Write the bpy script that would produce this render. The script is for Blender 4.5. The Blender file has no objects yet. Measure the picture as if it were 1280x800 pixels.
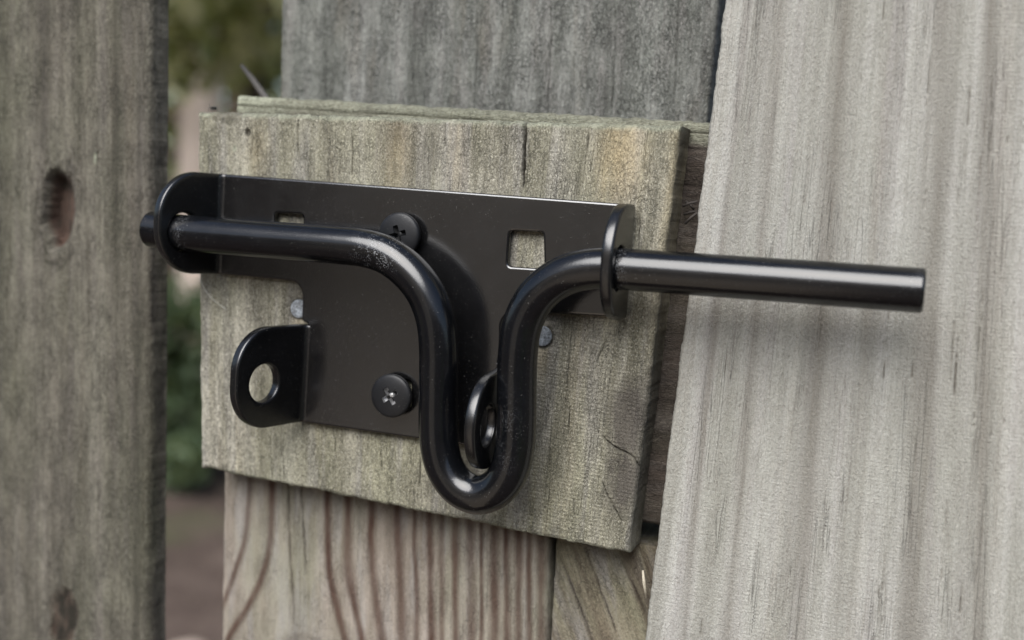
import bpy, math, random
import numpy as np
from mathutils import Vector, Matrix
from mathutils.geometry import delaunay_2d_cdt

random.seed(7)
SC = bpy.context.scene
COL = SC.collection
MM = 0.001

# ------------------------------------------------------------------ camera
PW, PH = 1280, 800
PC = np.array([640.0, 400.0])
NV = np.array([1150.0, 290.0])          # vanishing point of the wall normal
HY = -20.0                              # height of the vanishing point of the horizontals
FPX = 1400.0
HX = PC[0] + (-FPX ** 2 - (HY - PC[1]) * (NV[1] - PC[1])) / (NV[0] - PC[0])
def _n(v): return v / np.linalg.norm(v)
YW = _n(np.array([*(NV - PC), FPX]))
XW = -_n(np.array([HX - PC[0], HY - PC[1], FPX]))
ZW = np.cross(XW, YW)
RW = np.stack([XW, YW, ZW])             # camera (right, down, forward) -> world
Z0 = 373.0                              # mm along the optical axis to the face of the wood block
CAM = -RW @ (np.array([0, 0, 1.0]) * Z0)
def ray(px, py):
    return RW @ np.array([px - PC[0], py - PC[1], FPX])
def at(px, py, Y=0.0):
    """point (mm) where the sight line of a photo pixel meets the upright plane y = Y"""
    d = ray(px, py); k = (Y - CAM[1]) / d[1]
    return CAM + d * k
def at_x(px, py, X):
    d = ray(px, py); k = (X - CAM[0]) / d[0]
    return CAM + d * k
def at_r(px, py, R):
    """point (mm) at horizontal distance R from the camera along a pixel's sight line"""
    d = ray(px, py); k = R / math.hypot(d[0], d[1])
    return CAM + d * k
cd = bpy.data.cameras.new('camera'); cam = bpy.data.objects.new('camera', cd); COL.objects.link(cam)
right, down, fwd = RW[:, 0], RW[:, 1], RW[:, 2]
cam.matrix_world = Matrix(((right[0], -down[0], -fwd[0], CAM[0] * MM), (right[1], -down[1], -fwd[1], CAM[1] * MM),
                           (right[2], -down[2], -fwd[2], CAM[2] * MM), (0, 0, 0, 1)))
cd.sensor_width = 36; cd.lens = 36 * FPX / PW
cd.clip_start = 0.01; cd.clip_end = 2000
cd.dof.use_dof = True
cd.dof.focus_distance = 0.363
cd.dof.aperture_fstop = (cd.lens * MM) / 0.0062
cd.dof.aperture_blades = 0
SC.camera = cam

# ------------------------------------------------------------------ sky, sun, exposure
SUN_EL, SUN_AZ = math.radians(46), math.radians(184)   # azimuth clockwise from +y: high, in front of the fence
w = bpy.data.worlds.new('World'); SC.world = w; w.use_nodes = True
nt = w.node_tree; nt.nodes.clear()
sky = nt.nodes.new('ShaderNodeTexSky'); sky.sky_type = 'NISHITA'; sky.sun_disc = False
sky.sun_elevation = SUN_EL; sky.sun_rotation = SUN_AZ
sky.air_density = 1.0; sky.dust_density = 2.0; sky.ozone_density = 1.0
bg = nt.nodes.new('ShaderNodeBackground'); bg.inputs[1].default_value = 0.05
wo = nt.nodes.new('ShaderNodeOutputWorld')
nt.links.new(sky.outputs[0], bg.inputs[0]); nt.links.new(bg.outputs[0], wo.inputs[0])
sl = bpy.data.lights.new('sun', 'SUN'); sl.energy = 2.0; sl.angle = math.radians(50); sl.color = (1.0, 0.995, 0.985)
so = bpy.data.objects.new('sun', sl); COL.objects.link(so)
sd = Vector((math.sin(SUN_AZ) * math.cos(SUN_EL), math.cos(SUN_AZ) * math.cos(SUN_EL), math.sin(SUN_EL)))
so.rotation_euler = sd.to_track_quat('Z', 'Y').to_euler(); so.location = sd * 20
SC.view_settings.view_transform = 'Standard'; SC.view_settings.look = 'None'
SC.view_settings.gamma = 1; SC.view_settings.use_curve_mapping = False
SC.view_settings.exposure = 1.8

# ------------------------------------------------------------------ numpy noise
def _h(ix, iy, seed):
    a = (ix.astype(np.int64) * 374761393 + iy.astype(np.int64) * 668265263 + seed * 974634721) & 0xFFFFFFFF
    a = ((a ^ (a >> 13)) * 1274126177) & 0xFFFFFFFF
    a = ((a ^ (a >> 16)) * 2246822519) & 0xFFFFFFFF
    return ((a ^ (a >> 15)) & 0xFFFFFF) / float(0xFFFFFF)
def vn(x, y, seed=0):
    x = np.asarray(x, float); y = np.asarray(y, float)
    x, y = np.broadcast_arrays(x, y)
    ix = np.floor(x); iy = np.floor(y); fx = x - ix; fy = y - iy
    fx = fx * fx * fx * (fx * (fx * 6 - 15) + 10); fy = fy * fy * fy * (fy * (fy * 6 - 15) + 10)
    a = _h(ix, iy, seed); b = _h(ix + 1, iy, seed); c = _h(ix, iy + 1, seed); d = _h(ix + 1, iy + 1, seed)
    return (a + (b - a) * fx) * (1 - fy) + (c + (d - c) * fx) * fy
def fbm(x, y, seed=0, octv=4, gain=0.5):
    t = 0; a = 1; s = 0
    for k in range(octv):
        t = t + a * vn(x * 2 ** k + 17.3 * k, y * 2 ** k - 9.1 * k, seed + k); s += a; a *= gain
    return t / s
def sstep(a, b, x):
    t = np.clip((x - a) / (b - a), 0, 1); return t * t * (3 - 2 * t)
def pdist(X, Z, pts):
    """distance from grid points to a polyline of (x, z), and the fraction along it"""
    best = np.full(X.shape, 1e9); frac = np.zeros(X.shape); n = len(pts) - 1
    for i in range(n):
        ax, az = pts[i]; bx, bz = pts[i + 1]
        dx, dz = bx - ax, bz - az; L = dx * dx + dz * dz + 1e-12
        t = np.clip(((X - ax) * dx + (Z - az) * dz) / L, 0, 1)
        d = np.hypot(X - ax - t * dx, Z - az - t * dz)
        m = d < best; best = np.where(m, d, best); frac = np.where(m, (i + t) / n, frac)
    return best, frac

# ------------------------------------------------------------------ mesh and object helpers
def mk(name, verts, faces, mat, parent=None, smooth=True, attrs=None, loc=None, ang=None):
    me = bpy.data.meshes.new(name)
    verts = np.asarray(verts, np.float32) * MM
    if loc is not None: verts = verts - np.asarray(loc, np.float32) * MM
    me.vertices.add(len(verts)); me.vertices.foreach_set('co', verts.ravel())
    if isinstance(faces, np.ndarray):
        nf, k = faces.shape; flat = faces.ravel().astype(np.int32)
        starts = np.arange(0, nf * k, k, dtype=np.int32)
    else:
        ln = np.array([len(f) for f in faces], np.int32); nf = len(faces)
        flat = np.concatenate([np.asarray(f, np.int32) for f in faces])
        starts = np.concatenate([[0], np.cumsum(ln)[:-1]]).astype(np.int32)
    me.loops.add(len(flat)); me.loops.foreach_set('vertex_index', flat)
    me.polygons.add(nf); me.polygons.foreach_set('loop_start', starts)
    me.update(calc_edges=True); me.validate()
    me.polygons.foreach_set('use_smooth', [smooth] * len(me.polygons))
    if attrs:
        for an, (ty, data) in attrs.items():
            a = me.attributes.new(an, ty, 'POINT')
            a.data.foreach_set('color' if ty == 'FLOAT_COLOR' else 'vector', np.asarray(data, np.float32).ravel())
    if ang: me.set_sharp_from_angle(angle=math.radians(ang))
    if mat: me.materials.append(mat)
    o = bpy.data.objects.new(name, me); COL.objects.link(o)
    if parent is not None:
        o.parent = parent
        if loc is None: o.matrix_parent_inverse = parent.matrix_basis.inverted()
    if loc is not None: o.location = [c * MM for c in loc]
    return o
def tag(o, label=None, cat=None, group=None, kind=None):
    if label: o['label'] = label
    if cat: o['category'] = cat
    if group: o['group'] = group
    if kind: o['kind'] = kind
    return o
def empty(name, loc, label=None, cat=None):
    o = bpy.data.objects.new(name, None); COL.objects.link(o)
    o.location = [c * MM for c in loc]; o.empty_display_size = 0.02
    return tag(o, label, cat)

def tube(path, rad, seg=20, cap=True, chamfer=0.0):
    """swept round bar along a polyline (mm)"""
    P = np.asarray(path, float); n = len(P)
    R = np.full(n, rad) if np.isscalar(rad) else np.asarray(rad, float)
    T = np.gradient(P, axis=0); T /= np.linalg.norm(T, axis=1)[:, None]
    u = np.cross(T[0], [0, 1, 0]);
    if np.linalg.norm(u) < 1e-3: u = np.cross(T[0], [1, 0, 0])
    u = _n(u); U = []
    for i in range(n):
        u = _n(u - T[i] * np.dot(u, T[i])); U.append(u.copy())
    if chamfer:
        P = np.vstack([P[0], P[0] + T[0] * chamfer * .35, P[0] + T[0] * chamfer, P[1:-1], P[-1] - T[-1] * chamfer, P[-1] - T[-1] * chamfer * .35, P[-1]])
        R = np.concatenate([[R[0] - chamfer, R[0] - chamfer * .35, R[0]], R[1:-1], [R[-1], R[-1] - chamfer * .35, R[-1] - chamfer]])
        T = np.vstack([T[0], T[0], T, T[-1], T[-1]]); U = [U[0], U[0]] + U + [U[-1], U[-1]]; n = len(P)
    a = np.linspace(0, 2 * math.pi, seg, endpoint=False); V = []
    for i in range(n):
        v = np.cross(T[i], U[i])
        V.append(P[i] + R[i] * (np.cos(a)[:, None] * U[i] + np.sin(a)[:, None] * v))
    V = np.vstack(V); F = []
    for i in range(n - 1):
        for j in range(seg):
            k = (j + 1) % seg
            F.append((i * seg + j, i * seg + k, (i + 1) * seg + k, (i + 1) * seg + j))
    if cap:
        F.append(tuple(range(seg))[::-1]); F.append(tuple((n - 1) * seg + j for j in range(seg)))
    return V, F
class MB:
    def __init__(s): s.v = []; s.f = []; s.n = 0
    def add(s, V, F):
        s.v.append(np.asarray(V, float)); s.f += [tuple(i + s.n for i in f) for f in F]; s.n += len(V); return s
    def build(s, name, mat, parent=None, **k): return mk(name, np.vstack(s.v), s.f, mat, parent, **k)
def catmull(pts, step=1.0):
    P = np.asarray(pts, float); P = np.vstack([2 * P[0] - P[1], P, 2 * P[-1] - P[-2]]); out = []
    for i in range(1, len(P) - 2):
        p0, p1, p2, p3 = P[i - 1:i + 3]
        a, b, c = [max(np.linalg.norm(q) ** .5, 1e-6) for q in (p1 - p0, p2 - p1, p3 - p2)]
        t0, t1, t2, t3 = 0, a, a + b, a + b + c
        for t in np.linspace(t1, t2, max(2, int(np.linalg.norm(p2 - p1) / step)), endpoint=False):
            A1 = (t1 - t) / (t1 - t0) * p0 + (t - t0) / (t1 - t0) * p1
            A2 = (t2 - t) / (t2 - t1) * p1 + (t - t1) / (t2 - t1) * p2
            A3 = (t3 - t) / (t3 - t2) * p2 + (t - t2) / (t3 - t2) * p3
            B1 = (t2 - t) / (t2 - t0) * A1 + (t - t0) / (t2 - t0) * A2
            B2 = (t3 - t) / (t3 - t1) * A2 + (t - t1) / (t3 - t1) * A3
            out.append((t2 - t) / (t2 - t1) * B1 + (t - t1) / (t2 - t1) * B2)
    out.append(P[-2]); return np.array(out)

# ------------------------------------------------------------------ materials
def lin(r, g, b):
    return tuple((c / 255 / 12.92 if c / 255 <= .04045 else ((c / 255 + .055) / 1.055) ** 2.4) for c in (r, g, b)) + (1,)
class NT:
    def __init__(s, name):
        s.m = bpy.data.materials.new(name); s.m.use_nodes = True; s.t = s.m.node_tree
        s.b = s.t.nodes['Principled BSDF']
    def n(s, ty, **k):
        x = s.t.nodes.new(ty)
        for a, v in k.items(): setattr(x, a, v)
        return x
    def l(s, a, b): s.t.links.new(a, b)
    def val(s, sock, v):
        if hasattr(v, 'is_linked'): s.l(v, sock)
        else: sock.default_value = v
    def math(s, op, a, b=0.0, clamp=False):
        x = s.n('ShaderNodeMath', operation=op, use_clamp=clamp); s.val(x.inputs[0], a); s.val(x.inputs[1], b); return x.outputs[0]
    def mix(s, f, a, b, blend='MIX'):
        x = s.n('ShaderNodeMix', data_type='RGBA', blend_type=blend)
        s.val(x.inputs[0], f); s.val(x.inputs[6], a); s.val(x.inputs[7], b); return x.outputs[2]
    def noise(s, vec, scale, detail=3, rough=.55, stretch=(1, 1, 1), off=(0, 0, 0), dist=0.0):
        mp = s.n('ShaderNodeMapping'); s.l(vec, mp.inputs[0])
        mp.inputs['Scale'].default_value = stretch; mp.inputs['Location'].default_value = off
        x = s.n('ShaderNodeTexNoise'); s.l(mp.outputs[0], x.inputs['Vector'])
        x.inputs['Scale'].default_value = scale; x.inputs['Detail'].default_value = detail
        x.inputs['Roughness'].default_value = rough; x.inputs['Distortion'].default_value = dist
        return x.outputs[0]
    def ramp(s, f, stops):
        x = s.n('ShaderNodeValToRGB'); s.l(f, x.inputs[0]); e = x.color_ramp.elements
        while len(e) < len(stops): e.new(.5)
        for i, (p, c) in enumerate(stops):
            e[i].position = p; e[i].color = c if isinstance(c, tuple) else (c, c, c, 1)
        return x.outputs[0]
    def rng(s, f, a, b, c=0.0, d=1.0):
        x = s.n('ShaderNodeMapRange'); s.l(f, x.inputs[0])
        for i, v in enumerate((a, b, c, d)): x.inputs[i + 1].default_value = v
        return x.outputs[0]

def wood(name, c_lo, c_mid, c_hi, algae, algae_amt, dark, knot, band, warm=(150, 128, 108), off=(0, 0, 0), streak=.5, fleck=.5, fuzz=1.0, crack=.5, cell=1.0, run=.10, warm_amt=.55):
    """weathered softwood; attribute 'grain' = (across, along, depth) in mm, 'mask' = (crack, dirt and painted hole shade, knot, late wood, lichen)"""
    s = NT(name)
    ga = s.n('ShaderNodeAttribute', attribute_name='grain'); g = ga.outputs['Vector']
    ma = s.n('ShaderNodeAttribute', attribute_name='mask'); sp = s.n('ShaderNodeSeparateColor'); s.l(ma.outputs['Color'], sp.inputs[0])
    mc, mkn, mb = sp.outputs; mli = ma.outputs['Alpha']
    broad = s.noise(g, .085, 4, .6, (1, run, 1), off)
    col = s.ramp(broad, [(.34, lin(*c_lo)), (.5, lin(*c_mid)), (.62, lin(*c_hi))])
    st = s.noise(g, .9, 4, .65, (1, .028, 1), off)                     # fine streaks along the grain
    col = s.mix(s.rng(st, .35, .68, streak * .75, 0), col, s.mix(1.0, col, (.42, .40, .38, 1), 'MULTIPLY'))
    warmm = s.noise(g, .06, 4, .6, (1, run * 1.3, 1), (off[0] + 40, off[1], 0))
    col = s.mix(s.rng(warmm, .56, .72, 0, warm_amt), col, lin(*warm))
    al = s.noise(g, .028, 5, .62, (1, .35, 1), (off[0] - 31, off[1] + 7, 3))
    col = s.mix(s.rng(al, .40, .66, 0, algae_amt), col, lin(*algae))
    hue = s.noise(g, .16, 5, .62, (1, run * 1.2, 1), (off[0] + 60, off[1] + 11, 4))
    col = s.mix(s.rng(hue, .50, .66, 0, .6), col, lin(*[int(v * .96) for v in (148, 145, 141)] if c_hi[0] > 140 else (104, 98, 92)))
    col = s.mix(s.rng(hue, .48, .33, 0, .35), col, s.mix(1.0, col, (.62, .61, .58, 1), 'MULTIPLY'))
    gray = s.noise(g, .45, 5, .68, (1, .35, 1), (off[0] + 3, off[1] + 70, 0))   # blotches a few mm across
    col = s.mix(s.rng(gray, .35, .7, .55 * fleck, 0), col, s.mix(1.0, col, (.50, .49, .46, 1), 'MULTIPLY'))
    pit = s.noise(g, 1.7, 3, .7, (1, .55, 1), off, .6)                # soot and mildew grains in the surface fibres
    pitm = s.rng(pit, .36, .46, 1, 0)
    col = s.mix(s.math('MULTIPLY', pitm, fleck * .9), col, lin(*dark))
    pale = s.noise(g, 2.2, 2, .6, (1, .6, 1), (off[0] + 9, 0, 0))
    col = s.mix(s.rng(pale, .54, .70, 0, fleck * .5), col, lin(*[min(255, int(v * 1.22 + 14)) for v in c_hi]))
    ck = s.noise(g, .55, 2, .5, (1, .02, 1), (off[0] + 5, off[1] + 13, 0), .15)     # hairline drying checks
    ckd = s.math('ABSOLUTE', s.math('SUBTRACT', ck, .5)); gate = s.noise(g, .10, 2, .5, (1, .16, 1), (off[0], off[1] + 50, 0))
    ckm = s.math('MULTIPLY', s.rng(ckd, .0, .012, 1, 0), s.rng(gate, .52, .6, 0, 1))
    col = s.mix(s.math('MULTIPLY', ckm, crack), col, lin(44, 39, 34))
    wv = s.n('ShaderNodeTexNoise'); s.l(g, wv.inputs['Vector']); wv.inputs['Scale'].default_value = .8; wv.inputs['Detail'].default_value = 3
    dv = s.n('ShaderNodeVectorMath', operation='MULTIPLY_ADD'); s.l(wv.outputs['Color'], dv.inputs[0]); dv.inputs[1].default_value = (1.6, 2.2, 1.6); s.l(g, dv.inputs[2])
    crz = None
    for sc_, st_, th_ in ((.62, .42, .055), (1.25, .5, .09)):
        mp = s.n('ShaderNodeMapping'); s.l(dv.outputs[0], mp.inputs[0]); mp.inputs['Scale'].default_value = (1, st_, 1); mp.inputs['Location'].default_value = off
        vo = s.n('ShaderNodeTexVoronoi', feature='DISTANCE_TO_EDGE'); s.l(mp.outputs[0], vo.inputs['Vector']); vo.inputs['Scale'].default_value = sc_
        e_ = s.rng(vo.outputs[0], .0, th_, 1, 0); crz = e_ if crz is None else s.math('MAXIMUM', crz, s.math('MULTIPLY', e_, .7))
    crg = s.rng(s.noise(g, .14, 4, .65, (1, .4, 1), (off[0] + 21, off[1], 6)), .40, .62, .12, 1)
    crz = s.math('MULTIPLY', crz, crg)
    col = s.mix(s.math('MULTIPLY', crz, min(1, .75 * cell)), col, lin(*dark))
    hr = s.noise(g, 1.4, 2, .5, (1, .022, 1), (off[0] + 8, off[1] + 3, 1), .3); hrm = s.rng(s.math('ABSOLUTE', s.math('SUBTRACT', hr, .5)), 0, .022, 1, 0)
    col = s.mix(s.math('MULTIPLY', hrm, s.rng(gate, .36, .58, .10, .6)), col, lin(*dark))
    col = s.mix(mb, col, lin(*band))
    col = s.mix(mli, col, s.ramp(pit, [(.3, lin(104, 106, 88)), (.6, lin(150, 152, 134))]))
    col = s.mix(mkn, col, lin(*knot))
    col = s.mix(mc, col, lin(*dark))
    s.l(col, s.b.inputs['Base Color'])
    fib = s.noise(g, 3.2, 2, .6, (1, .22, 1), (off[0] + 19, 2, 0)); col = s.mix(s.rng(fib, .34, .48, .55 * fleck + .1, 0), col, s.mix(1.0, col, (.5, .48, .45, 1), 'MULTIPLY'))
    s.l(col, s.b.inputs['Base Color'])
    s.b.inputs['Roughness'].default_value = .88; s.b.inputs['Specular IOR Level'].default_value = .25
    cl = s.noise(g, 1.1, 4, .62, (1, .6, 1), (off[0] + 2, off[1], 0), 1.2)
    hgt = s.math('ADD', s.math('MULTIPLY', st, .35), s.math('MULTIPLY', pit, .6 * fuzz))
    hgt = s.math('ADD', hgt, s.math('SUBTRACT', s.math('MULTIPLY', cl, .22 * cell), s.math('MULTIPLY', crz, .45 * cell)))
    hgt = s.math('ADD', hgt, s.math('MULTIPLY', fib, .5 * fuzz))
    hgt = s.math('SUBTRACT', hgt, s.math('MULTIPLY', ckm, .6 * crack))
    bp = s.n('ShaderNodeBump'); bp.inputs['Strength'].default_value = 1.0; bp.inputs['Distance'].default_value = .0010
    s.l(hgt, bp.inputs['Height']); s.l(bp.outputs[0], s.b.inputs['Normal'])
    return s.m

def black_paint(name, base=(.003, .003, .0032, 1), rough=.165, chips=.5, spec=.82, ior=1.5):
    s = NT(name)
    tc = s.n('ShaderNodeTexCoord'); g = s.n('ShaderNodeVectorMath', operation='SCALE'); s.l(tc.outputs['Object'], g.inputs[0]); g.inputs[3].default_value = 1000
    g = g.outputs[0]
    n1 = s.noise(g, .12, 4, .6); n2 = s.noise(g, 1.6, 2, .5); n3 = s.noise(g, 2.6, 1, .5, off=(31, 7, 2)); n4 = s.noise(g, .16, 3, .7, off=(5, 50, 9))
    col = s.mix(s.rng(n1, .35, .7), base, tuple(c * 1.5 for c in base[:3]) + (1,))
    dust = s.math('MULTIPLY', s.rng(n3, .735, .765), s.rng(n4, .40, .62))          # tiny pale specks of dust and grit
    col = s.mix(s.math('MULTIPLY', dust, .45), col, (.32, .31, .29, 1))
    ma = s.n('ShaderNodeAttribute', attribute_name='mask'); sp = s.n('ShaderNodeSeparateColor'); s.l(ma.outputs['Color'], sp.inputs[0])
    wear = s.math('MULTIPLY', sp.outputs[0], s.math('MULTIPLY', s.rng(s.noise(g, 2.2, 4, .75, off=(1, 2, 3)), .54, .60), s.rng(s.noise(g, .35, 2, .5, off=(4, 2, 3)), .40, .55)))
    col = s.mix(s.math('MULTIPLY', wear, chips), col, (.22, .225, .23, 1))
    s.l(col, s.b.inputs['Base Color'])
    s.l(s.math('ADD', s.rng(n1, .3, .7, rough - .015, rough + .025), s.math('MULTIPLY', wear, .15)), s.b.inputs['Roughness'])
    s.b.inputs['Specular IOR Level'].default_value = spec; s.b.inputs['IOR'].default_value = ior
    bp = s.n('ShaderNodeBump'); bp.inputs['Strength'].default_value = .2; bp.inputs['Distance'].default_value = .00012
    s.l(s.math('ADD', s.math('MULTIPLY', n2, .6), s.math('MULTIPLY', wear, .2)), bp.inputs['Height']); s.l(bp.outputs[0], s.b.inputs['Normal'])
    return s.m
def plain(name, col, rough=.6, metal=0.0, var=.25, scale=.8, spec=.4):
    s = NT(name)
    tc = s.n('ShaderNodeTexCoord'); g = s.n('ShaderNodeVectorMath', operation='SCALE'); s.l(tc.outputs['Object'], g.inputs[0]); g.inputs[3].default_value = 1000
    n = s.noise(g.outputs[0], scale, 4, .65)
    s.l(s.mix(s.rng(n, .3, .7), tuple(c * (1 - var) for c in col[:3]) + (1,), tuple(min(1, c * (1 + var)) for c in col[:3]) + (1,)), s.b.inputs['Base Color'])
    s.b.inputs['Roughness'].default_value = rough; s.b.inputs['Metallic'].default_value = metal; s.b.inputs['Specular IOR Level'].default_value = spec
    bp = s.n('ShaderNodeBump'); bp.inputs['Strength'].default_value = .3; bp.inputs['Distance'].default_value = .0002
    s.l(n, bp.inputs['Height']); s.l(bp.outputs[0], s.b.inputs['Normal'])
    return s.m

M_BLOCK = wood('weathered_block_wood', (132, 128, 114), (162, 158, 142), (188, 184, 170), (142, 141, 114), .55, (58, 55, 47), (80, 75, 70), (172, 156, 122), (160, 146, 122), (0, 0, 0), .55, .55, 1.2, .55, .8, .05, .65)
M_PICKET = wood('silver_picket_wood', (131, 129, 122), (150, 149, 142), (167, 166, 160), (140, 141, 128), .3, (92, 86, 78), (110, 100, 92), (118, 110, 102), (160, 142, 126), (200, 30, 0), .25, .20, .8, .4, .12, .022, .18)
M_POST = wood('mossy_post_wood', (92, 88, 79), (114, 109, 98), (136, 131, 120), (94, 97, 76), .42, (40, 37, 30), (84, 64, 55), (74, 68, 54), (112, 99, 82), (-150, 90, 0), .55, .5, 1.2, .35, 1.0, .05)
M_GATE = wood('grey_gate_wood', (108, 109, 104), (134, 135, 130), (156, 157, 152), (118, 124, 114), .4, (60, 61, 57), (104, 96, 88), (96, 94, 88), (146, 134, 118), (77, -40, 0), .5, .5, 1.2, .55, 1.7)
M_STILE = wood('fresh_grained_wood', (122, 113, 102), (142, 133, 122), (157, 148, 138), (126, 126, 108), .7, (54, 45, 38), (88, 81, 74), (72, 54, 45), (146, 131, 120), (12, 310, 0), .35, .2, .7, .2, .5)
M_RAIL = wood('brown_rail_wood', (66, 57, 51), (84, 75, 68), (102, 93, 86), (80, 82, 68), .4, (48, 40, 36), (70, 60, 54), (70, 56, 48), (104, 84, 74), (9, 33, 0), .6, .4, 1.0, .4, .8)
M_BRACE = wood('brown_brace_wood', (98, 86, 74), (124, 112, 98), (146, 138, 122), (126, 126, 102), .6, (50, 42, 36), (70, 60, 54), (72, 60, 50), (124, 102, 86), (90, 3, 0), .6, .35, .9, .6, .7)
M_BLACK = black_paint('black_paint')
M_ROD = black_paint('black_bar_paint', (.002, .0022, .0027, 1), .18, .8, .46)
M_SCREW = black_paint('matte_black_screw', (.0055, .0057, .0064, 1), .42, .5, .25)
M_TAB = black_paint('black_tab_paint', (.0026, .0027, .003, 1), .25, .5, .55)
M_WORN = plain('worn_screw_steel', (.42, .42, .42), .42, .8, .4, 2.0)
M_PIT = plain('dark_recess', (.02, .02, .02), .7)
M_ZINC = plain('galvanised_nail', (.24, .26, .28), .45, .55, .65, 1.2)

# ------------------------------------------------------------------ boards
def board(name, quad, Y, T, mat, feat, res=.4, rows=None, rnd=1.5, rag=(0, 0, 0, 0), parent=None, seed=0, grain_dir=0.0, loc=None, nd=6, side_dirt=0.0):
    """one solid plank: quad = top-left, top-right, bottom-right, bottom-left as (x, z) in mm on the plane y = Y, T = thickness.
    feat(X, Z, S, G) -> (relief towards the viewer in mm, masks); rag = raggedness of top, right, bottom, left edge in mm"""
    tl, tr, br, bl = [np.array(q, float) for q in quad]
    W = .5 * (np.linalg.norm(tr - tl) + np.linalg.norm(br - bl)); H = .5 * (np.linalg.norm(tl - bl) + np.linalg.norm(tr - br))
    nx = max(3, int(W / res)); s = np.linspace(0, 1, nx + 1)
    if rows is None: t = np.linspace(0, 1, max(3, int(H / res)) + 1)
    else:
        a, b = rows
        t = np.concatenate([np.linspace(0, a, max(2, int(a * H / 12)), endpoint=False) if a > 0 else [], np.linspace(a, b, int((b - a) * H / res)),
                            (np.linspace(b, 1, max(3, int((1 - b) * H / 12)))[1:] if b < 1 else [])])
    S, Tt = np.meshgrid(s, t); ny = len(t) - 1
    X = (bl[0] * (1 - S) + br[0] * S) * (1 - Tt) + (tl[0] * (1 - S) + tr[0] * S) * Tt
    Z = (bl[1] * (1 - S) + br[1] * S) * (1 - Tt) + (tl[1] * (1 - S) + tr[1] * S) * Tt
    gs = S * W; gt = Tt * H + bl[1]
    ca, sa = math.cos(grain_dir), math.sin(grain_dir)
    GS, GT = gs * ca - gt * sa, gs * sa + gt * ca
    dT, dR, dB, dL = (1 - Tt) * H, (1 - S) * W, Tt * H, S * W
    h, masks = feat(X, Z, GS, GT)
    d = np.minimum(np.minimum(dT, dB), np.minimum(dL, dR))
    rr = rnd * (.5 + 1.0 * fbm(X * .09, Z * .09, seed + 50, 4))
    dd = np.clip(d, 0, rr); drop = rr - np.sqrt(np.maximum(0, rr * rr - (rr - dd) ** 2))
    # fray the edges inside the plane
    def fray(dist, u, amp, sd): return amp * (fbm(u * .25, u * 0 + sd, sd, 5, .65) - .5) * 2 * np.exp(-dist / 1.2)
    Z = Z + fray(dT, gs, rag[0], seed + 1) + fray(dB, gs, rag[2], seed + 2)
    X = X + fray(dR, gt, rag[1], seed + 3) + fray(dL, gt, rag[3], seed + 4)
    Yg = Y - h + drop
    V = [np.stack([X.ravel(), Yg.ravel(), Z.ravel()], 1)]
    GR = [np.stack([GS.ravel(), GT.ravel(), (drop - h).ravel()], 1)]
    MK = [np.stack([np.clip(m, 0, 1).ravel() for m in masks], 1)]
    idx = np.arange((ny + 1) * (nx + 1)).reshape(ny + 1, nx + 1)
    F = [np.stack([idx[:-1, :-1].ravel(), idx[:-1, 1:].ravel(), idx[1:, 1:].ravel(), idx[1:, :-1].ravel()], 1)]
    loop = np.concatenate([idx[0, :-1], idx[:-1, -1], idx[-1, :0:-1], idx[:0:-1, 0]])
    bx, by, bz = X.ravel()[loop], Yg.ravel()[loop], Z.ravel()[loop]
    cx, cz = bx.mean(), bz.mean(); n = len(loop)
    tx = np.roll(bx, -1) - np.roll(bx, 1); tz = np.roll(bz, -1) - np.roll(bz, 1); ll = np.hypot(tx, tz) + 1e-9
    nxv, nzv = tz / ll, -tx / ll
    prev = loop; base = len(V[0]); arc = np.cumsum(np.hypot(bx - np.roll(bx, 1), bz - np.roll(bz, 1)))
    m0 = MK[0][loop]
    for k in range(1, nd + 1):
        f = k / nd; yk = by + (Y + T - by) * f
        o = (fbm(arc * .10, yk * .09, seed + 9, 4) - .5) * .7 * (0 if k == nd else 1)
        V.append(np.stack([bx + nxv * o, yk, bz + nzv * o], 1))
        GR.append(np.stack([GR[0][loop][:, 0] + nxv * 0, GR[0][loop][:, 1], yk - Y], 1))
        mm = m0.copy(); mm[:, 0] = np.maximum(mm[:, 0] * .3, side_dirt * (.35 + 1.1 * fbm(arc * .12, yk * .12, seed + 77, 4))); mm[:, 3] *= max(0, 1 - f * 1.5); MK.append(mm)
        cur = base + (k - 1) * n + np.arange(n)
        F.append(np.stack([prev, np.roll(prev, 0), cur, cur], 1)[:0])
        F.append(np.stack([np.roll(prev, -1), prev, cur, np.roll(cur, -1)], 1)); prev = cur
    V = np.vstack(V); F = np.vstack(F)
    faces = F
    # back face: a fan over the last ring
    c = len(V); V = np.vstack([V, [[cx, Y + T, cz]]]); GR.append(np.array([[0, 0, T]])); MK.append(np.zeros((1, 4)))
    fl = [tuple(q) for q in faces] if len(faces) < 2000 else None
    tri = np.stack([np.roll(prev, -1), prev, np.full(n, c)], 1)
    flat = np.concatenate([faces.ravel(), tri.ravel()]); lens = np.concatenate([np.full(len(faces), 4), np.full(len(tri), 3)])
    return mk_raw(name, V, flat, lens, mat, parent, {'grain': ('FLOAT_VECTOR', np.vstack(GR)), 'mask': ('FLOAT_COLOR', np.vstack(MK))}, loc)
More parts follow.
